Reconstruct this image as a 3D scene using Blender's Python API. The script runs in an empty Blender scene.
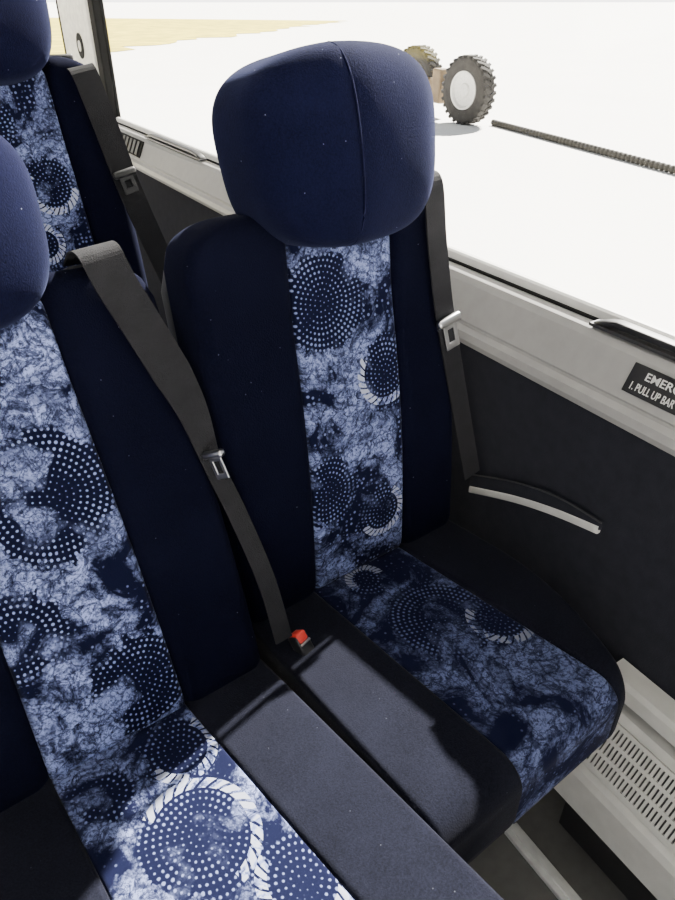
import bpy, bmesh, math, random
from mathutils import Vector, Matrix
random.seed(4)
C = bpy.context.scene.collection
PI = math.pi
def R(a): return math.radians(a)

# ------------------------------------------------------------------ camera
PITCH, YAW, F, CZ = 33.0, 32.0, 690.0, 1.30
cam_d = bpy.data.cameras.new('camera'); cam = bpy.data.objects.new('camera', cam_d); C.objects.link(cam)
cam.location = (0, 0, CZ); cam.rotation_euler = (R(90-PITCH), 0, R(-YAW))
cam_d.sensor_width = 36; cam_d.sensor_fit = 'AUTO'; cam_d.lens = F/900*36; cam_d.clip_start = .02; cam_d.clip_end = 8000
bpy.context.scene.camera = cam
_p, _y = R(PITCH), R(YAW)
FW = Vector((math.sin(_y)*math.cos(_p), math.cos(_y)*math.cos(_p), -math.sin(_p)))
RT = Vector((math.cos(_y), -math.sin(_y), 0)); UP = RT.cross(FW)
CAM = Vector((0, 0, CZ))
def ray(px, py): return FW*F + RT*(px-337.5) - UP*(py-450)
def at_plane(px, py, p0, n, lift=0):
    d = ray(px, py); t = (p0-CAM).dot(n)/d.dot(n)
    return CAM + d*t - d.normalized()*lift
def at_x(px, py, x): return at_plane(px, py, Vector((x,0,0)), Vector((1,0,0)))
def at_z(px, py, z): return at_plane(px, py, Vector((0,0,z)), Vector((0,0,1)))

# ------------------------------------------------------------------ node helper
class NT:
    def __init__(s, tree): s.t = tree
    def n(s, kind, **kw):
        nd = s.t.nodes.new(kind)
        for k, v in kw.items(): setattr(nd, k, v)
        return nd
    def put(s, sock, v):
        if isinstance(v, (int, float)): sock.default_value = v
        elif isinstance(v, (tuple, list)): sock.default_value = v
        else: s.t.links.new(v, sock)
    def m(s, op, a, b=None, c=None):
        nd = s.n('ShaderNodeMath', operation=op)
        s.put(nd.inputs[0], a)
        if b is not None: s.put(nd.inputs[1], b)
        if c is not None: s.put(nd.inputs[2], c)
        return nd.outputs[0]
    def mapr(s, v, a, b, lo=0., hi=1.):
        nd = s.n('ShaderNodeMapRange'); s.put(nd.inputs[0], v)
        nd.inputs[1].default_value = a; nd.inputs[2].default_value = b; nd.inputs[3].default_value = lo; nd.inputs[4].default_value = hi
        return nd.outputs[0]
    def mix(s, f, a, b):
        nd = s.n('ShaderNodeMix', data_type='RGBA'); s.put(nd.inputs[0], f); s.put(nd.inputs[6], a); s.put(nd.inputs[7], b)
        return nd.outputs[2]
    def noise(s, vec, scale, detail=2, rough=.5, dist=0):
        nd = s.n('ShaderNodeTexNoise'); s.put(nd.inputs['Vector'], vec)
        nd.inputs['Scale'].default_value = scale; nd.inputs['Detail'].default_value = detail
        nd.inputs['Roughness'].default_value = rough; nd.inputs['Distortion'].default_value = dist
        return nd.outputs[0]
def new_mat(name):
    m = bpy.data.materials.new(name); m.use_nodes = True
    t = NT(m.node_tree); b = m.node_tree.nodes['Principled BSDF']
    return m, t, b
def plain(name, col, rough=.5, metal=0, nscale=40, namt=.12, bump=0, bscale=200, spec=.5):
    m, t, b = new_mat(name)
    tc = t.n('ShaderNodeTexCoord').outputs['Object']
    nz = t.noise(tc, nscale, 4)
    f = t.mapr(nz, .3, .7)
    lo = tuple(c*(1-namt) for c in col)+(1,); hi = tuple(min(1, c*(1+namt)) for c in col)+(1,)
    t.put(b.inputs['Base Color'], t.mix(f, lo, hi))
    b.inputs['Roughness'].default_value = rough; b.inputs['Metallic'].default_value = metal
    b.inputs['Specular IOR Level'].default_value = spec
    if bump:
        bn = t.n('ShaderNodeBump'); bn.inputs['Strength'].default_value = bump; bn.inputs['Distance'].default_value = .002
        t.put(bn.inputs['Height'], t.noise(tc, bscale, 3)); t.put(b.inputs['Normal'], bn.outputs[0])
    return m
def velvet(name, col, sheen=.06, tint=(.3,.35,.7), lint=.5, nap=2.4):
    m, t, b = new_mat(name)
    tc = t.n('ShaderNodeTexCoord').outputs['Object']
    f = t.mapr(t.noise(tc, 12, 4, .6), .3, .7)
    base = t.mix(f, tuple(c*.65 for c in col)+(1,), tuple(c*1.35 for c in col)+(1,))
    np_ = t.mapr(t.noise(tc, 380, 3, .7), .35, .65)
    base = t.mix(t.m('MULTIPLY', np_, .5), base, tuple(c*nap for c in col)+(1,))
    vo = t.n('ShaderNodeTexVoronoi'); t.put(vo.inputs['Vector'], tc); vo.inputs['Scale'].default_value = 75
    sp = t.m('LESS_THAN', vo.outputs['Distance'], .06)
    rnd = t.n('ShaderNodeSeparateColor'); t.put(rnd.inputs[0], vo.outputs['Color'])
    sp = t.m('MULTIPLY', sp, t.m('GREATER_THAN', rnd.outputs[0], .80))
    t.put(b.inputs['Base Color'], t.mix(t.m('MULTIPLY', sp, lint), base, (.3,.32,.4,1)))
    b.inputs['Roughness'].default_value = .95; b.inputs['Specular IOR Level'].default_value = .03
    b.inputs['Sheen Weight'].default_value = sheen; b.inputs['Sheen Roughness'].default_value = .45
    b.inputs['Sheen Tint'].default_value = tint+(1,)
    bn = t.n('ShaderNodeBump'); bn.inputs['Strength'].default_value = .5; bn.inputs['Distance'].default_value = .001
    t.put(bn.inputs['Height'], t.noise(tc, 500, 2)); t.put(b.inputs['Normal'], bn.outputs[0])
    return m

# group: one printed circle of the moquette
def circle_group():
    g = bpy.data.node_groups.new('printed_circle', 'ShaderNodeTree')
    for nm in ('U','V','CU','CV','Radius','Ring','Light','Wear','Fade'):
        g.interface.new_socket(nm, in_out='INPUT', socket_type='NodeSocketFloat')
    g.interface.new_socket('Light', in_out='OUTPUT', socket_type='NodeSocketFloat')
    t = NT(g); gi = t.n('NodeGroupInput').outputs; go = t.n('NodeGroupOutput')
    dx = t.m('SUBTRACT', gi['U'], gi['CU']); dy = t.m('SUBTRACT', gi['V'], gi['CV'])
    d = t.m('SQRT', t.m('ADD', t.m('MULTIPLY', dx, dx), t.m('MULTIPLY', dy, dy)))
    th = t.m('ADD', t.m('DIVIDE', t.m('ARCTAN2', dy, dx), 2*PI), .5)
    dr, ds = .0080, .0074
    q = t.m('DIVIDE', d, dr); k = t.m('FLOOR', q)
    nk = t.m('ROUND', t.m('MULTIPLY', t.m('ADD', k, .5), 2*PI*dr/ds))
    af = t.m('SUBTRACT', t.m('FRACT', t.m('ADD', t.m('MULTIPLY', th, nk), t.m('MULTIPLY', k, .37))), .5)
    rf = t.m('SUBTRACT', t.m('FRACT', q), .5)
    dd = t.m('SQRT', t.m('ADD', t.m('MULTIPLY', af, af), t.m('MULTIPLY', rf, rf)))
    rn = t.m('DIVIDE', d, gi['Radius'])
    size = t.m('MULTIPLY', t.mapr(rn, .2, 1., .18, .36), t.mapr(gi['Wear'], .36, .56, .5, 1.08))
    dots = t.m('MULTIPLY', t.m('SMOOTH_MIN', t.m('MAXIMUM', t.m('MULTIPLY', t.m('SUBTRACT', size, dd), 7.), 0.), 1., .1), .78)
    edge = t.m('ADD', d, t.m('MULTIPLY', t.m('SUBTRACT', gi['Wear'], .5), .08))
    inside = t.mapr(t.m('SUBTRACT', gi['Radius'], edge), -.004, .004)
    mask = t.m('MULTIPLY', inside, t.mapr(gi['Fade'], .37, .47, .25, 1.))
    light = t.m('ADD', t.m('MULTIPLY', mask, dots), t.m('MULTIPLY', t.m('SUBTRACT', 1., mask), gi['Light']))
    hard = t.m('LESS_THAN', d, gi['Radius'])
    r0 = t.m('SUBTRACT', gi['Radius'], .013)
    band = t.m('MULTIPLY', t.m('GREATER_THAN', d, r0), hard)
    sk = t.m('ADD', t.m('MULTIPLY', th, 26), t.m('MULTIPLY', d, 60))
    tick = t.m('GREATER_THAN', t.m('FRACT', sk), .3)
    arc = t.m('GREATER_THAN', t.m('FRACT', t.m('ADD', th, t.m('MULTIPLY', gi['CU'], 7))), .42)
    ring = t.m('MULTIPLY', t.m('MULTIPLY', band, tick), t.m('MULTIPLY', arc, gi['Ring']))
    ring = t.m('MULTIPLY', ring, t.mapr(gi['Wear'], .40, .48, .2, 1.))
    out = t.m('MAXIMUM', light, t.m('MULTIPLY', ring, 1.2))
    t.put(go.inputs[0], out)
    return g
CG = circle_group()
def moquette(name, axes, circles, seed, amount=.0, baked_light=1.):  # last argument paints a panel's light level into its print colour
    m, t, b = new_mat(name)
    tc = t.n('ShaderNodeTexCoord').outputs['Object']
    sep = t.n('ShaderNodeSeparateXYZ'); t.put(sep.inputs[0], tc)
    u = sep.outputs[0]; v = sep.outputs[2] if axes == 'XZ' else t.m('ADD', sep.outputs[1], sep.outputs[2])
    cb = t.n('ShaderNodeCombineXYZ'); t.put(cb.inputs[0], u); t.put(cb.inputs[1], v); cb.inputs[2].default_value = seed
    vec = cb.outputs[0]
    blot = t.mapr(t.noise(vec, 11, 5, .65, .8), .45-amount, .57-amount)
    grain = t.mapr(t.noise(vec, 170, 3, .8), .43, .51)
    grain2 = t.mapr(t.noise(vec, 50, 6, .85, 1.0), .44, .51)
    nz = t.n('ShaderNodeTexNoise'); t.put(nz.inputs['Vector'], vec); nz.inputs['Scale'].default_value = 34; nz.inputs['Detail'].default_value = 3
    wv = t.n('ShaderNodeVectorMath', operation='MULTIPLY_ADD'); t.put(wv.inputs[0], nz.outputs['Color']); wv.inputs[1].default_value = (.035,.035,0); t.put(wv.inputs[2], vec)
    vo = t.n('ShaderNodeTexVoronoi', feature='DISTANCE_TO_EDGE'); t.put(vo.inputs['Vector'], wv.outputs[0]); vo.inputs['Scale'].default_value = 36
    crack = t.mapr(vo.outputs['Distance'], .015, .05, .35, 1.)
    lite = t.m('MULTIPLY', t.m('MULTIPLY', blot, crack), t.m('MULTIPLY', t.m('ADD', t.m('MULTIPLY', grain2, .8), .2), t.m('ADD', t.m('MULTIPLY', grain, .65), .35)))
    v2 = t.n('ShaderNodeTexVoronoi'); t.put(v2.inputs['Vector'], vec); v2.inputs['Scale'].default_value = 108; v2.inputs['Randomness'].default_value = .45
    dots = t.m('MULTIPLY', t.mapr(v2.outputs['Distance'], .30, .18), .6)
    dots = t.m('MULTIPLY', dots, t.mapr(t.noise(vec, 30, 2), .38, .48))
    lite = t.m('MAXIMUM', lite, t.m('MULTIPLY', dots, t.m('SUBTRACT', 1., blot)))
    wear = t.noise(vec, 34, 4, .7, .6); fade = t.noise(vec, 15, 2, .5)
    for (cu, cv, r, ring) in circles:
        g = t.n('ShaderNodeGroup'); g.node_tree = CG
        t.put(g.inputs['U'], u); t.put(g.inputs['V'], v); t.put(g.inputs['Wear'], wear); t.put(g.inputs['Fade'], fade)
        g.inputs['CU'].default_value = cu; g.inputs['CV'].default_value = cv; g.inputs['Radius'].default_value = r; g.inputs['Ring'].default_value = ring
        t.put(g.inputs['Light'], lite); lite = g.outputs[0]
    c1 = t.mix(t.m('MINIMUM', lite, 1.), (.0040,.0052,.021,1), (.270*baked_light,.325*baked_light,.63*baked_light,1))
    col = t.mix(t.mapr(lite, 1.02, 1.18), c1, (.44*baked_light,.47*baked_light,.61*baked_light,1))
    t.put(b.inputs['Base Color'], col)
    b.inputs['Roughness'].default_value = .9; b.inputs['Specular IOR Level'].default_value = .06
    b.inputs['Sheen Weight'].default_value = .05; b.inputs['Sheen Roughness'].default_value = .4
    bn = t.n('ShaderNodeBump'); bn.inputs['Strength'].default_value = .25; bn.inputs['Distance'].default_value = .001
    t.put(bn.inputs['Height'], t.m('ADD', lite, t.noise(tc, 500, 2))); t.put(b.inputs['Normal'], bn.outputs[0])
    return m

NAVY = velvet('navy_velour', (.0022,.0026,.0080), .03)
NAVYH = velvet('navy_velour_headrest', (.0030,.0035,.0132), .09)
CUSH = velvet('haze_grey_velour', (.0044,.0048,.0086), .085, (.64,.63,.62), .15, 3.0)  # grey lift in colour and sheen stands in for haze over the cushions
SHELL = plain('grey_seat_shell', (.03,.031,.036), .6)
BLACK = plain('black_plastic', (.015,.015,.017), .45)
RUBBER = plain('black_rubber', (.012,.012,.012), .85, bump=.3, spec=.1)
METAL = plain('brushed_metal', (.62,.62,.63), .3, 1)
STEEL = plain('dark_steel', (.06,.06,.065), .5, .6)
WEB = plain('black_webbing', (.015,.015,.017), .8, bump=.5, bscale=600, spec=.12)
WEBG = plain('grey_webbing', (.0195,.0195,.0225), .8, bump=.5, bscale=600, spec=.12)
RED = plain('red_plastic', (.80,.06,.045), .35)
SILL = plain('grey_sill_plastic', (.32,.315,.31), .45, namt=.05)
SILL2 = plain('light_grey_plastic', (.58,.575,.56), .5, namt=.05)
WALLM = plain('charcoal_wall_carpet', (.024,.025,.033), .95, bump=.5, bscale=500, spec=.06)
FLOOR = plain('grey_floor_vinyl', (.10,.098,.095), .6)
CEIL = plain('ceiling_lining', (.5,.5,.49), .8)
PILLAR = plain('cream_pillar', (.88,.86,.78), .55)
LABEL = plain('black_label', (.012,.012,.014), .4)
WHITE = plain('white_print', (.75,.75,.73), .5)
TRACK = plain('pale_aluminium', (.70,.70,.69), .45, .3)
CONC = plain('pale_concrete', (.93,.92,.90), .9, nscale=.6, namt=.02)
GRASS = plain('dry_grass', (.55,.45,.035), .95, nscale=.9, namt=.35)
TYRE = plain('dusty_tyre', (.040,.037,.034), .9, nscale=8, namt=.3)
RIM = plain('white_rim', (.70,.69,.66), .5)
RUST = plain('tan_painted_steel', (.20,.14,.075), .7, nscale=6, namt=.3)
HOSE = plain('dusty_hose', (.05,.046,.038), .9)
def glassmat():
    m = bpy.data.materials.new('window_glass'); m.use_nodes = True; t = NT(m.node_tree); m.node_tree.nodes.clear()
    o = t.n('ShaderNodeOutputMaterial'); tr = t.n('ShaderNodeBsdfTransparent'); tr.inputs[0].default_value = (.97,.975,.97,1)
    gl = t.n('ShaderNodeBsdfGlossy'); gl.inputs['Roughness'].default_value = .05; mx = t.n('ShaderNodeMixShader')
    tc = t.n('ShaderNodeTexCoord').outputs['Object']
    t.put(mx.inputs[0], t.mapr(t.noise(tc, 3), .3, .7, .02, .035)); t.put(mx.inputs[1], tr.outputs[0]); t.put(mx.inputs[2], gl.outputs[0]); t.put(o.inputs[0], mx.outputs[0])
    return m
GLASS = glassmat()

# ------------------------------------------------------------------ object helpers
def link(name, me, mat, parent=None, smooth=True):
    o = bpy.data.objects.new(name, me); C.objects.link(o)
    if mat: me.materials.append(mat)
    if smooth:
        for p in me.polygons: p.use_smooth = True
    if parent: o.parent = parent
    return o
def from_bm(name, bm, mat, parent=None, smooth=False):
    bmesh.ops.recalc_face_normals(bm, faces=bm.faces)
    me = bpy.data.meshes.new(name); bm.to_mesh(me); bm.free()
    return link(name, me, mat, parent, smooth)
def tag(o, label, cat, group=None):
    o['label'] = label; o['category'] = cat
    if group: o['group'] = group
    return o
def struct(o): o['kind'] = 'structure'; return o
def empty(name, loc=(0,0,0), rz=0):
    o = bpy.data.objects.new(name, None); C.objects.link(o); o.location = loc; o.rotation_euler = (0,0,rz); o.empty_display_size = .1
    return o
def add_box(bm, lo, hi, bev=0, M=None):
    r = bmesh.ops.create_cube(bm, size=1); vs = r['verts']
    for v in vs:
        v.co = Vector([lo[i]+(v.co[i]+.5)*(hi[i]-lo[i]) for i in range(3)])
    if bev:
        es = list({e for v in vs for e in v.link_edges})
        rr_ = bmesh.ops.bevel(bm, geom=es, offset=bev, segments=3, affect='EDGES', profile=.5)
        vs = list({v for f in rr_['faces'] for v in f.verts} | {v for v in vs if v.is_valid})
    if M is not None:
        for v in vs: v.co = M @ v.co
def loft(bm, rings, caps=True, closed=True):
    rows = [[bm.verts.new(p) for p in r] for r in rings]
    n = len(rows[0])
    for a, b in zip(rows, rows[1:]):
        for i in range(n if closed else n-1):
            j = (i+1) % n
            bm.faces.new((a[i], a[j], b[j], b[i]))
    if caps and closed:
        bm.faces.new(rows[0][::-1]); bm.faces.new(rows[-1])
def rr(cx, cy, hx, hy, r, n=6):
    r = max(1e-4, min(r, hx*.999, hy*.999)); out = []
    for q, (sx, sy) in enumerate(((1,1),(-1,1),(-1,-1),(1,-1))):
        for i in range(n+1):
            a = q*PI/2 + i/n*PI/2
            out.append((cx+sx*(hx-r)+r*math.cos(a), cy+sy*(hy-r)+r*math.sin(a)))
    return out
def tube(bm, pts, rad, n=10):
    pts = [Vector(p) for p in pts]; rings = []
    for i, p in enumerate(pts):
        d = (pts[min(i+1, len(pts)-1)]-pts[max(i-1, 0)]).normalized()
        a = d.orthogonal().normalized() if abs(d.z) > .95 else d.cross(Vector((0,0,1))).normalized()
        b = d.cross(a)
        r = rad if not callable(rad) else rad(i)
        rings.append([p+(a*math.cos(k/n*2*PI)+b*math.sin(k/n*2*PI))*r for k in range(n)])
    loft(bm, rings)
def smooth_path(pts, n=8):
    pts = [Vector(p) for p in pts]; out = []
    for i in range(len(pts)-1):
        p0 = pts[max(i-1,0)]; p1 = pts[i]; p2 = pts[i+1]; p3 = pts[min(i+2,len(pts)-1)]
        for k in range(n):
            t = k/n
            out.append(.5*((2*p1)+(p2-p0)*t+(2*p0-5*p1+4*p2-p3)*t*t+(-p0+3*p1-3*p2+p3)*t**3))
    out.append(pts[-1]); return out
def ribbon(bm, pts, side_fn, hw, th=.0013):
    rings = []; N = len(pts)
    for i, p in enumerate(pts):
        d = (pts[min(i+1,N-1)]-pts[max(i-1,0)]).normalized(); s = side_fn(i/(N-1))
        s = (s-d*s.dot(d)).normalized(); nn = s.cross(d).normalized()
        w = hw(i/(N-1)) if callable(hw) else hw
        rings.append([p+s*x+nn*z for x, z in ((-w,-th),(w,-th),(w*1.01,0),(w,th),(-w,th),(-w*1.01,0))])
    loft(bm, rings)

# ------------------------------------------------------------------ seat
HW, PW, H = .222, .094, .598          # half width, half pattern width, shoulder height
def endshrink(w, w0, w1, r):
    e = 0
    if w < w0+r: e = r-math.sqrt(max(0, r*r-(w0+r-w)**2))
    if w > w1-r: e = max(e, r-math.sqrt(max(0, r*r-(w-w1+r)**2)))
    return e
def ts(w0, w1, r, n=14):
    a = [w0+r*(1-math.cos(k/7*PI/2)) for k in range(7)]
    b = [w0+r+(w1-w0-2*r)*k/n for k in range(n+1)]
    c = [w1-r*(1-math.cos(k/7*PI/2)) for k in range(6,-1,-1)]
    return a+b+c
def lumbar(w): return -.012*math.sin(min(1, max(0, w/.45))*PI)
def outer(w):
    rs = .065
    if w > H-rs: return HW-rs+math.sqrt(max(0, rs*rs-(w-H+rs)**2))
    return HW
def back_strip(kind, ps):
    """ps: offset of the pattern band's centre at the bottom and at the top, and its half width at the top"""
    bm = bmesh.new(); rings = []
    re = .03
    w0, w1 = -.022, (H+.0 if kind else H-.012)
    for w in ts(w0, w1, re, 22):
        e = endshrink(w, w0, w1, re); t = max(0, w)/H
        c = ps[0]+(ps[1]-ps[0])*t; p = PW+(ps[2]-PW)*t; yf = lumbar(w)
        if kind == 0: x0, x1 = c-p-.001, c+p+.001; yf += .006; yb = .085; r = .010
        else:
            yb = .095; r = .022
            if kind > 0: x0, x1 = c+p, outer(min(w, H-.001))
            else: x0, x1 = -outer(min(w, H-.001)), c-p
        hx = max(.004, (x1-x0)/2-(0 if kind == 0 and w < .1 else e*.35 if kind == 0 or w < .1 else e*.5)); hy = max(.004, (yb-yf)/2-e)
        rings.append([(a, b, w) for a, b in rr((x0+x1)/2, (yf+yb)/2, hx, hy, r)])
    loft(bm, rings); return bm
def shell_bm():
    bm = bmesh.new(); rings = []
    for w in ts(-.08, H-.02, .02, 12):
        e = endshrink(w, -.08, H-.02, .02)
        rings.append([(a, b, w) for a, b in rr(0, .108, outer(min(w+.02, H-.001))-.006-e, .024-e*.9, .02)])
    loft(bm, rings); return bm
CT, ZL = .13, -.012                      # cushion thickness, drop at the back
def cush_strip(kind, cut, CL, cp, TILT, ext):
    bm = bmesh.new(); rings = []
    y0, y1, re = -CL, .05, .042
    for y in ts(y0, y1, re, 18):
        e = endshrink(y, y0, y1, re)
        tt = -y/CL; t2 = max(0, tt)
        z1 = ZL+TILT*tt + (.002 if kind else 0); z0 = TILT*tt*.3-CT
        p = PW+.006*t2; c = cp*t2
        if kind == 0: x0, x1 = c-p-.001, c+p+.001; r = .006
        else:
            t = min(1, max(0, (-y-.10)/(CL-.10)))
            ow = PW+(HW+.002-PW)*(1-max(0, cut)*t*t)+(ext*t2 if cut < 0 else 0); r = .009
            x0, x1 = (c+p, ow) if kind > 0 else (-ow, c-p)
        hx = max(.004, (x1-x0)/2); hz = max(.004, (z1-z0)/2-e)
        rings.append([(a, y, b) for a, b in rr((x0+x1)/2, (z0+z1)/2, hx, hz, r)])
    loft(bm, rings); return bm
def spow(v, e): return math.copysign(abs(v)**e, v)
HA, HB, HC, RIDGE, RX0 = .155, .076, .120, .042, -.036
def hr_y(x, q): 
    t = (x-RX0)/((HA-RX0) if x > RX0 else (HA+RX0)); t = min(1, abs(t))
    return -RIDGE*(1-(t*t/(t+.05))*1.05)*(1-.22*q*q)
def hr_xz(x, q): return x*(1-.11*((1-q)/2)**1.5)
def headrest_bm():
    bm = bmesh.new(); A, B, CC = HA, HB, HC; nu, nv = 96, 44; rows = []
    for j in range(nv+1):
        ph = -PI/2+PI*j/nv; row = []
        for i in range(nu):
            th = 2*PI*i/nu
            x = A*spow(math.cos(ph), .42)*spow(math.cos(th), .42); y = B*spow(math.cos(ph), .42)*spow(math.sin(th), .48); z = CC*spow(math.sin(ph), .60)
            q = z/CC
            x = hr_xz(x, q); z *= 1-(.15 if q < 0 else .17)*min(1, abs(x)/A)**2.0
            if y < 0: y += hr_y(x, q)
            row.append((x, y, z))
        rows.append(row)
    loft(bm, rows); bmesh.ops.remove_doubles(bm, verts=bm.verts, dist=1e-5); return bm
def seam_bm():
    bm = bmesh.new(); pts = []
    for j in range(3, 42):
        ph = -PI/2+PI*j/44; q = spow(math.sin(ph), .60)
        pts.append((RX0, -HB*spow(math.cos(ph), .42)+hr_y(RX0, q)+.0019, HC*q*.985))
    tube(bm, pts, .0018, 8); return bm
def build_seat(label, loc, zc, rec, back_mat, cush_mat, rz=5, hr=(0,0,0), ps=(0,0,.082), cuts=(.1,.1), CL=.46, cp=0, tilt=.055, ext=.007, group='navy patterned coach seats'):
    s = empty('coach_seat', loc, R(rz)); tag(s, label, 'seat', group)
    def put(name, bm, mat, pos, rx=0, smooth=True):
        o = from_bm(name, bm, mat, s, smooth); o.location = pos; o.rotation_euler = (rx,0,0); return o
    bp = (0, 0, zc); a = -R(rec)
    put('back_shell', shell_bm(), SHELL, bp, a)
    put('backrest_panel', back_strip(0, ps), back_mat, bp, a)
    put('side_bolster', back_strip(-1, ps), NAVY, bp, a); put('side_bolster', back_strip(1, ps), NAVY, bp, a)
    put('cushion_panel', cush_strip(0, 0, CL, cp, tilt, ext), cush_mat, bp)
    put('cushion_bolster', cush_strip(-1, cuts[0], CL, cp, tilt, ext), CUSH, bp); put('cushion_bolster', cush_strip(1, cuts[1], CL, cp, tilt, ext), CUSH, bp)
    def bk(x, y, w): return Matrix.Rotation(a, 3, 'X') @ Vector((x, y, w)) + Vector(bp)
    h = put('headrest', headrest_bm(), NAVYH, bk(hr[0], .022+hr[1], H+.070+hr[2]), a-R(2))
    from_bm('seam', seam_bm(), NAVYH, h, True)
    for sx in (-1, 1):
        bm = bmesh.new(); tube(bm, [(sx*.06+hr[0], .045, H-.06), (sx*.06+hr[0], .045, H+.05)], .007); put('headrest_post', bm, METAL, bp, a)
    bm = bmesh.new(); add_box(bm, (.125,.02,H-.016), (.185,.055,H+.002), .004); put('belt_guide', bm, BLACK, bp, a)
    bm = bmesh.new(); add_box(bm, (-.19,-.34,zc-.165), (.19,.02,zc-.120), .008); put('seat_pan', bm, STEEL, (0,0,0), 0, False)
    for sx in (-1, 1):
        bm = bmesh.new()
        tube(bm, smooth_path([(sx*.12,-.12,zc-.16),(sx*.12,-.14,zc-.28),(sx*.12,-.15,.02)]), .02)
        add_box(bm, (sx*.12-.03,-.26,0), (sx*.12+.03,-.02,.022), .006); put('leg', bm, STEEL, (0,0,0))
    M = Matrix.Translation(loc) @ Matrix.Rotation(R(rz), 4, 'Z') @ Matrix.Translation(bp) @ Matrix.Rotation(a, 4, 'X')
    return s, M

ZC = .48
m_wb = moquette('moquette_window_back', 'XZ', [(-.025,.465,.072,0),(.075,.335,.054,1),(-.06,.17,.060,0),(.05,.09,.048,1)], 1.3, .0, .95)  # one print in lit and dim copies, lighting put into each panel's colour
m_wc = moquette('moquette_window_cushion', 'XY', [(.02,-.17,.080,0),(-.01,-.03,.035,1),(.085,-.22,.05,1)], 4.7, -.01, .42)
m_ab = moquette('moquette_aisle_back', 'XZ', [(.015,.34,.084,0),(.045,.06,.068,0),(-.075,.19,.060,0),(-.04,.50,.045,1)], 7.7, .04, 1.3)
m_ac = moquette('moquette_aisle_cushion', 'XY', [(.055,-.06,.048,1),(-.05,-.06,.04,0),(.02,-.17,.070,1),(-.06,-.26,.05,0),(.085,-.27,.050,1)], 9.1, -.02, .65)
m_rb = moquette('moquette_rear_back', 'XZ', [(.075,.37,.05,1),(-.01,.48,.05,0),(.03,.27,.04,1)], 12.4, .02)
m_rc = moquette('moquette_rear_cushion', 'XY', [(.0,-.2,.06,0),(.06,-.08,.04,1)], 15.1)

AX, AY, AREC = .055, .625, 22
WX, WY, WREC = .512, .735, 9
RX, RY, RREC, RDZ = .205, 1.40, 12, .155
seatA, MA = build_seat('nearest navy patterned coach seat, leaning furthest back, at the left edge beside the aisle', (AX,AY,0), ZC, AREC, m_ab, m_ac, 5, (-.038,.01,-.008), cuts=(.1,-1), CL=.50, cp=.024, tilt=.066, ext=.013)
seatW, MW = build_seat('upright navy patterned coach seat next to the window sill, its whole headrest in view', (WX,WY,0), ZC, WREC, m_wb, m_wc, 5, (.022,-.004,-.005), (.004,.024,.090), (-1,.78), .435, .006, tilt=.048, ext=.009)
seatR, MR = build_seat('navy patterned coach seat in the row behind, partly hidden by the two front seats', (RX,RY,RDZ), ZC, RREC, m_rb, m_rc, 5, (0,0,0), (.04,.03,.09))

# ------------------------------------------------------------------ belts
def plane_of(M): return M.translation.copy(), (M.to_3x3() @ Vector((0,-1,0))).normalized()
def belt(label, pix, M, hw, mat, lift=.014, drape=True):
    p0, n = plane_of(M); up = (M.to_3x3() @ Vector((0,0,1))).normalized(); sx = (M.to_3x3() @ Vector((1,0,0))).normalized()
    pts = [at_plane(x, y, p0+n*lift, n) for x, y in pix]
    if drape: pts = [pts[0]-n*.075-up*.002, pts[0]-n*.035+up*.010] + pts
    pts = smooth_path(pts, 8)
    root = empty('seat_belt', pts[0]); tag(root, label, 'seat belt', 'seat belts')
    loc = [p-pts[0] for p in pts]
    main = (loc[-1]-loc[20]).normalized(); side = main.cross(n).normalized()
    s0 = -sx if side.dot(sx) < 0 else sx
    bm = bmesh.new(); ribbon(bm, loc, lambda t: s0.lerp(side, min(1, t*3)), hw); from_bm('webbing', bm, mat, root)
    return root, loc, n
def tongue(root, pos, d, n, sc=1.0, gm=None, bmat=None, twist=0, ln=.042):
    d = d.normalized(); s = d.cross(n).normalized(); nn = s.cross(d)
    M = Matrix((s, d, nn)).transposed().to_4x4() @ Matrix.Rotation(R(twist), 4, 'Y'); M.translation = pos
    bm = bmesh.new()
    w, l = .017*sc, ln*sc
    add_box(bm, (-w,.004,-.0015), (-w+.009*sc,l,.0015), .001, M); add_box(bm, (w-.009*sc,.004,-.0015), (w,l,.0015), .001, M)
    add_box(bm, (-w,l-.013*sc,-.0016), (w,l,.0016), .001, M); add_box(bm, (-w,.0,-.0016), (w,.012*sc,.0016), .001, M)
    t = from_bm('tongue', bm, bmat or METAL, root)
    bm = bmesh.new(); add_box(bm, (-.029*sc,-.013*sc,-.006), (.029*sc,.004*sc,.006), .005, M)
    from_bm('grip', bm, gm or BLACK, t, True); return t
def nearest(L, root, px, py):
    best, bi = 1e9, 0
    for i, p in enumerate(L):
        q = p+root.location-CAM; dz = q.dot(FW)
        e = (337.5+F*q.dot(RT)/dz-px)**2+(450-F*q.dot(UP)/dz-py)**2
        if e < best: best, bi = e, i
    return bi
b, L, n = belt('dark seat belt parked on the outer side of the window seat', [(432,182),(437,240),(443,300),(450,345),(461,410),(472,475)], MW, .0195, WEBG, .016)
i = nearest(L, b, 444, 323); tongue(b, L[i]+n*.007, L[i+3]-L[i], n, .86, METAL, None, 0, .052)
b, L, n = belt('wide grey seat belt over the aisle seat edge, running to the red buckle', [(99,252),(117,285),(153,342),(190,405),(212,462),(238,515),(266,580),(284,640)], MA, lambda t: .026 if t < .5 else .026-.012*min(1,(t-.5)/.16), WEBG, .018)
i = nearest(L, b, 212, 455); tongue(b, L[i]+n*.016, L[i+3]-L[i], n, .62, METAL, None, 62, .055)
b, L, n = belt('dark seat belt on the right shoulder of the rear seat', [(84,72),(105,124),(127,182),(149,232),(174,285)], MR, .025, WEB, .016)
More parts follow.
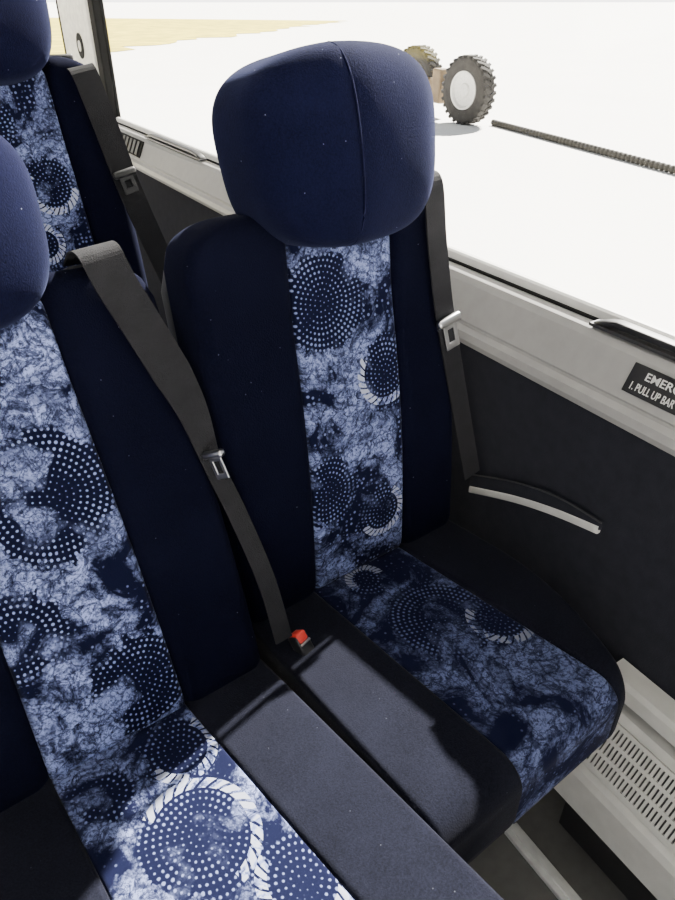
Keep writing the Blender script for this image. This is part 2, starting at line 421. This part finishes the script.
i = nearest(L, b, 120, 176); tongue(b, L[i]+n*.006, L[i+2]-L[i], n, .85, BLACK, BLACK)
# buckle with red button between the seats
bp_ = at_z(297, 636, .498)
root = empty('seat_belt_buckle', bp_); tag(root, 'black seat belt buckle with a red button, between the two front seats', 'buckle')
M = Matrix.Rotation(R(20), 4, 'Z') @ Matrix.Rotation(R(-35), 4, 'X')
bm = bmesh.new(); add_box(bm, (-.012,-.011,-.05), (.012,.011,.004), .004, M); from_bm('housing', bm, BLACK, root, True)
bm = bmesh.new(); add_box(bm, (-.0088,-.0130,-.009), (.0088,.008,.0062), .0025, M); from_bm('button', bm, RED, root, True)
bm = bmesh.new(); add_box(bm, (-.0105,-.0140,-.013), (.0105,-.009,-.0095), .0012, M); from_bm('slot_plate', bm, METAL, root, True)
bm = bmesh.new(); tube(bm, smooth_path([M@Vector((0,0,-.045)), M@Vector((0,.01,-.09)), Vector((0,.05,-.20))]), .007); from_bm('stalk', bm, STEEL, root, True)

# ------------------------------------------------------------------ coach body (setting)
Y0, Y1 = -1.6, 5.2
WALLX = .80
def prism_y(name, prof, y0, y1, mat, parent=None, closed=True, smooth=False):
    bm = bmesh.new()
    loft(bm, [[(x, y0, z) for x, z in prof], [(x, y1, z) for x, z in prof]], True, closed)
    return from_bm(name, bm, mat, parent, smooth)
bm = bmesh.new(); add_box(bm, (-1.9,Y0,-.06), (.92,Y1,0)); struct(from_bm('floor', bm, FLOOR))
bm = bmesh.new(); add_box(bm, (-.18,1.02,0), (.80,Y1-.05,RDZ), .01); struct(from_bm('trim_4', bm, FLOOR))
struct(prism_y('wall_right', [(WALLX,0),(.90,0),(.90,.80),(WALLX+.002,.80)], Y0, Y1, WALLM))
struct(prism_y('wall_left', [(-1.8,0),(-1.9,0),(-1.9,.95),(-1.8,.95)], Y0, Y1, WALLM))
sill = [(.800,.785),(.790,.790),(.787,.800),(.790,.812),(.800,.818),(.8015,.822),(.800,.826),(.803,.832),(.826,.880),(.834,.890),(.840,.8925),(.842,.889),(.845,.889),(.847,.8945),(.885,.897),(.90,.897),(.90,.785)]
struct(prism_y('trim_1', sill, Y0, Y1, SILL))
lip = [(.856,.895),(.862,.909),(.866,.912),(.874,.912),(.878,.908),(.880,.895)]
struct(prism_y('trim_2', lip, Y0, 3.06, SILL2))
struct(prism_y('trim_8', [(.851,.8945),(.851,.8985),(.8575,.8985),(.8575,.8945)], Y0, 3.06, RUBBER))  # dark strip stands in for the shading line at the sill lip
bm = bmesh.new(); add_box(bm, (.868,Y0,.905), (.873,3.06,1.92)); struct(from_bm('window_1', bm, GLASS))
bm = bmesh.new(); add_box(bm, (.868,3.63,.905), (.873,4.6,1.92)); struct(from_bm('window_2', bm, GLASS))
def pillar(name, y0, y1):
    bm = bmesh.new(); rings = []
    for z in (.895, 1.92): rings.append([(a, b, z) for a, b in rr(.870, (y0+y1)/2, .034, (y1-y0)/2, .015, 4)])
    loft(bm, rings); o = struct(from_bm(name, bm, PILLAR))
    for (a, c) in ((y0-.07, y0), (y1, y1+.05)):
        bm = bmesh.new(); add_box(bm, (.842,a,.897), (.885,c,1.92), .006); from_bm('window_gasket', bm, RUBBER, o)
    return o
p = pillar('trim_3', 3.13, 3.58)
pillar('trim_5', 4.65, Y1-.1)
pillar('trim_6', -1.5, -1.0)
def disc(r, x, d):
    bm = bmesh.new(); bmesh.ops.create_cone(bm, cap_ends=True, segments=24, radius1=r, radius2=r, depth=d, matrix=Matrix.Translation((x,3.31,1.15)) @ Matrix.Rotation(PI/2,4,'Y')); return bm
st = from_bm('round_sticker', disc(.046,.8345,.004), RUBBER, p); from_bm('sticker_face', disc(.020,.832,.003), SILL2, st)
bm = bmesh.new(); add_box(bm, (.80,Y0,1.90), (.90,Y1,2.10), .01); struct(from_bm('trim_7', bm, SILL2))
bm = bmesh.new(); add_box(bm, (-1.9,Y0,2.10), (.92,Y1,2.14)); struct(from_bm('ceiling', bm, CEIL))
# floor seat track
bm = bmesh.new(); add_box(bm, (.628,-1.2,.0), (.658,.42,.012), .002); add_box(bm, (.638,-1.2,.011), (.648,.42,.017), .001)
tag(from_bm('seat_track', bm, TRACK), 'narrow silver rail on the floor in front of the window seat', 'rail')

# wall armrest: slim ledge, almost flush with the wall
o0 = Vector((.79,.60,.58))
root = empty('side_armrest', o0); tag(root, 'slim dark armrest with a pale grey curved edge beside the window seat', 'armrest')
def wallpath(pix, x): return [p-o0 for p in smooth_path([at_x(a, b, x) for a, b in pix], 6)]
pp = wallpath([(470,489),(515,499),(555,512),(598,530)], .795)
pu = wallpath([(470,474),(515,482),(560,498),(602,523)], .795)
bm = bmesh.new(); rings = []
for a, b in zip(pp, pu):
    m = (a+b)/2; h = abs(b.z-a.z)/2
    rings.append([(m.x+x, (a.y+b.y)/2, m.z+z) for x, z in rr(.003, 0, .004, h, .003, 4)])
loft(bm, rings); from_bm('pad', bm, WALLM, root, True)
bm = bmesh.new(); rings = []
for k, p_ in enumerate(pp): rings.append([(p_.x+a, p_.y, p_.z+b) for a, b in rr(.003, 0, .006, .0082, .004, 3)])
loft(bm, rings); from_bm('edge_trim', bm, SILL2, root, True)
bm = bmesh.new(); tube(bm, [q+Vector((-.001,0,0)) for q in pu], .0014, 8); from_bm('piping', bm, SHELL, root, True)

# heater casing at the foot of the wall
o0 = Vector((.76,0,.2))
root = empty('heater', o0); tag(root, 'pale grey heater with a slotted grille at the foot of the wall, lower right', 'heater')
def off(prof): return [(x-o0.x, z-o0.z) for x, z in prof]
HY0, HY1 = -.9, .385
prism_y('top_rail', off([(.798,.356),(.764,.360),(.756,.368),(.758,.392),(.764,.400),(.798,.402)]), HY0, HY1+.012, SILL2, root)
prism_y('casing', off([(.798,.345),(.758,.342),(.752,.332),(.700,.246),(.690,.240),(.684,.228),(.680,.158),(.688,.150),(.798,.150)]), HY0, HY1, SILL2, root)
prism_y('skirt', off([(.798,.15),(.72,.15),(.72,.02),(.798,.02)]), HY0, HY1-.01, BLACK, root)
A = Vector((.7497,0,.3282)); B = Vector((.7033,0,.2515)); sl = (B-A); nn = Vector((sl.z,0,-sl.x)).normalized()
def sheet(bm, y0, y1, t0, t1, h0, h1):
    c = [A+sl*t+nn*h for t in (t0, t1) for h in (h0, h1)]
    v = [bm.verts.new((p.x-o0.x, y, p.z-o0.z)) for y in (y0, y1) for p in (c[0], c[1], c[3], c[2])]
    for f in ((0,1,2,3),(7,6,5,4),(0,4,5,1),(1,5,6,2),(2,6,7,3),(3,7,4,0)): bm.faces.new([v[q] for q in f])
GY1 = HY1-.025
bm = bmesh.new(); sheet(bm, GY1-.35, GY1, .0, 1.0, -.002, .0012); from_bm('grille_recess', bm, STEEL, root)
bm = bmesh.new()
for k in range(4): sheet(bm, GY1-.35, GY1, .0+k*.31, .07+k*.31, .001, .006)
for k in range(47): sheet(bm, GY1-.352+k*.0076-.0021, GY1-.352+k*.0076+.0021, .01, .99, .001, .0055)
sheet(bm, GY1-.004, GY1+.006, -.02, 1.02, -.002, .007)
from_bm('grille', bm, SILL2, root)

# release bars, emergency label and vent on the sill
def textmesh(body, size):
    cu = bpy.data.curves.new('lettering', 'FONT'); cu.body = body; cu.size = size; cu.extrude = .0002; cu.align_x = 'LEFT'; cu.offset = size*.012
    o = bpy.data.objects.new('lettering', cu); C.objects.link(o); bpy.context.view_layer.update()
    me = bpy.data.meshes.new_from_object(o.evaluated_get(bpy.context.evaluated_depsgraph_get())); bpy.data.objects.remove(o); return me
upv = Vector((.023,0,.048)).normalized(); xv = Vector((0,-1,0)); nv = xv.cross(upv)
def sill_frame(y_left):
    M = Matrix((xv, upv, nv)).transposed().to_4x4(); M.translation = Vector((.8145,y_left,.856))+nv*.0012; return M
bm = bmesh.new(); add_box(bm, (0,-.0215,-.001), (.18,.0215,.001), .0008)
o = from_bm('emergency_label', bm, LABEL); o.matrix_world = sill_frame(at_x(630,372,.8145).y); tag(o, 'black label with white EMERGENCY lettering on the grey sill at the right edge', 'label')
for s, x, y, sz, kx in (('EMERGENCY EXIT', .024, .0035, .0160, 1.14), ('1. PULL UP BAR', .008, -.0150, .0155, .68)):
    t = link('lettering', textmesh(s, sz), WHITE, o, False); t.location = (x, y, .0012); t.scale = (kx, 1, 1)
root = empty('sill_vent'); root.matrix_world = sill_frame(3.02); tag(root, 'black slatted vent on the far sill near the cream pillar', 'vent')
bm = bmesh.new(); add_box(bm, (0,-.03,-.0005), (.40,.028,.003), .001); from_bm('vent_frame', bm, RUBBER, root)
for k in range(9):
    bm = bmesh.new(); add_box(bm, (.02+k*.041,-.024,.0028), (.045+k*.041,.022,.006), .001); from_bm('slat', bm, BLACK, root)
def release_bar(y1, ln, label):
    root = empty('release_bar', (.842,y1-ln/2,.897)); tag(root, label, 'handle')
    bm = bmesh.new(); rings = []
    for k in range(17):
        t = k/16; y = ln/2-ln*t; e = min(1, math.sin(t*PI)*3.2)
        rings.append([(a, y, b) for a, b in rr(0, .011*e+.001, .010, .004+.001*e, .003, 3)])
    loft(bm, rings); from_bm('grip', bm, BLACK, root, True)
    bm = bmesh.new(); add_box(bm, (-.012,-ln/2-.006,-.002), (.012,ln/2+.006,.003), .001); from_bm('base_plate', bm, STEEL, root)
release_bar(.615, .30, 'black emergency release bar along the near window sill at the right edge')
release_bar(2.62, .50, 'black emergency release bar along the far window sill behind the seats')

# ------------------------------------------------------------------ outside
GZ = -.5
bm = bmesh.new(); bmesh.ops.create_grid(bm, x_segments=2, y_segments=2, size=1)
for v in bm.verts: v.co = Vector((v.co.x*3000, v.co.y*3000, GZ))
struct(from_bm('ground', bm, CONC))
bm = bmesh.new(); near = []; far = []
q0, q1 = at_z(40, 56, GZ), at_z(330, 22, GZ)
for k in range(60):
    t = -.6+k/59*1.7; p = q0.lerp(q1, t); d = Vector((-.55,.83,0))
    near.append(bm.verts.new(Vector((p.x, p.y, GZ+.02))-d*random.uniform(0, 2.2)))
    far.append(bm.verts.new(Vector((p.x, p.y, GZ+.02))+d*260))
for k in range(59): bm.faces.new((near[k], near[k+1], far[k+1], far[k]))
gr = from_bm('dry_grass', bm, GRASS); gr['label'] = 'strip of dry yellow grass far outside the window'; gr['category'] = 'grass'; gr['kind'] = 'stuff'

def lathe_bm(prof, n=40):
    bm = bmesh.new(); rows = [[(a, r*math.cos(k/n*2*PI), r*math.sin(k/n*2*PI)) for k in range(n)] for a, r in prof+[prof[0]]]
    loft(bm, rows, False); bmesh.ops.remove_doubles(bm, verts=bm.verts, dist=1e-5); return bm
def tyre_bm(r, w):
    ri = r*.55
    prof = [(-w*.40,ri),(-w*.48,ri*1.08),(-w*.5,r*.78),(-w*.47,r*.90),(-w*.40,r*.955),(0,r*.97),(w*.40,r*.955),(w*.47,r*.90),(w*.5,r*.78),(w*.48,ri*1.08),(w*.40,ri)]
    bm = lathe_bm(prof+[(w*.30,ri*.98),(-w*.30,ri*.98)], 48)
    for k in range(28):
        for s in (-1, 1):
            a = (k+.25*s)/28*2*PI
            M = Matrix.Rotation(a, 4, 'X') @ Matrix.Translation((s*w*.25,0,r*.965)) @ Matrix.Rotation(R(25*s), 4, 'Z')
            add_box(bm, (-w*.26,-r*.05,-r*.05), (w*.26,r*.05,r*.035), 0, M)
    return bm
und = empty('wheeled_undercarriage', (0,0,GZ)); tag(und, 'pair of chunky tyred wheels joined by a tan frame, outside on the pale ground', 'undercarriage')
w1, w2 = at_z(465,124,GZ), at_z(416,110,GZ)
def wheel(c, r, az):
    ty = from_bm('tyre', tyre_bm(r, r*.5), TYRE, und); ty.location = (c.x, c.y, r); ty.rotation_euler = (0,0,az)
    q = [(-r*.25,r*.56),(-r*.25,r*.50),(-r*.17,r*.45),(-r*.15,r*.22),(-r*.20,r*.18),(-r*.22,r*.001)]
    from_bm('rim', lathe_bm(q+[(-a, b) for a, b in q[::-1]], 40), RIM, ty, False)
az = R(4); WR = .53
wheel(w1, WR, az); wheel(w2, WR*1.05, az)
dv = Vector((w2.x-w1.x, w2.y-w1.y, 0)); ln = dv.length; ang = math.atan2(dv.y, dv.x)
bm = bmesh.new(); M = Matrix.Translation((w1.x, w1.y, .53)) @ Matrix.Rotation(ang, 4, 'Z')
tube(bm, [M@Vector((.02,0,0)), M@Vector((ln-.02,0,0))], .09)
add_box(bm, (ln*.42,-.12,-.30), (ln*.58,.12,.26), .03, M)
from_bm('frame_beam', bm, RUST, und)
h0, h1 = at_z(488,121,GZ+.05), at_z(690,174,GZ+.05); hv = (h1-h0); hp = [h0+hv*(.03+k/240*1.5) for k in range(241)]
bm = bmesh.new(); tube(bm, hp, lambda i: .05 if i % 3 else .03, 10)
tag(from_bm('ribbed_hose', bm, HOSE), 'long dark ribbed hose lying on the pale ground outside, running from the wheels', 'hose')

# ------------------------------------------------------------------ light
w = bpy.data.worlds.new('world'); bpy.context.scene.world = w; w.use_nodes = True
t = NT(w.node_tree); bg = w.node_tree.nodes['Background']
tc = t.n('ShaderNodeTexCoord'); sp = t.n('ShaderNodeSeparateXYZ'); t.put(sp.inputs[0], tc.outputs['Generated'])
up = t.m('ABSOLUTE', sp.outputs[2])
t.put(bg.inputs[0], t.mix(t.mapr(up, 0, .5), (1,.98,.95,1), (.88,.93,1,1)))
t.put(bg.inputs[1], t.mapr(up, 0., .12, 5., .75))
sd = bpy.data.lights.new('sun', 'SUN'); so = bpy.data.objects.new('sun', sd); C.objects.link(so)
sd.energy = 46; sd.angle = R(.9); sd.color = (1,.95,.86)
dirv = Vector((-.62,-.30,-.56))
so.rotation_euler = dirv.to_track_quat('-Z', 'Y').to_euler()
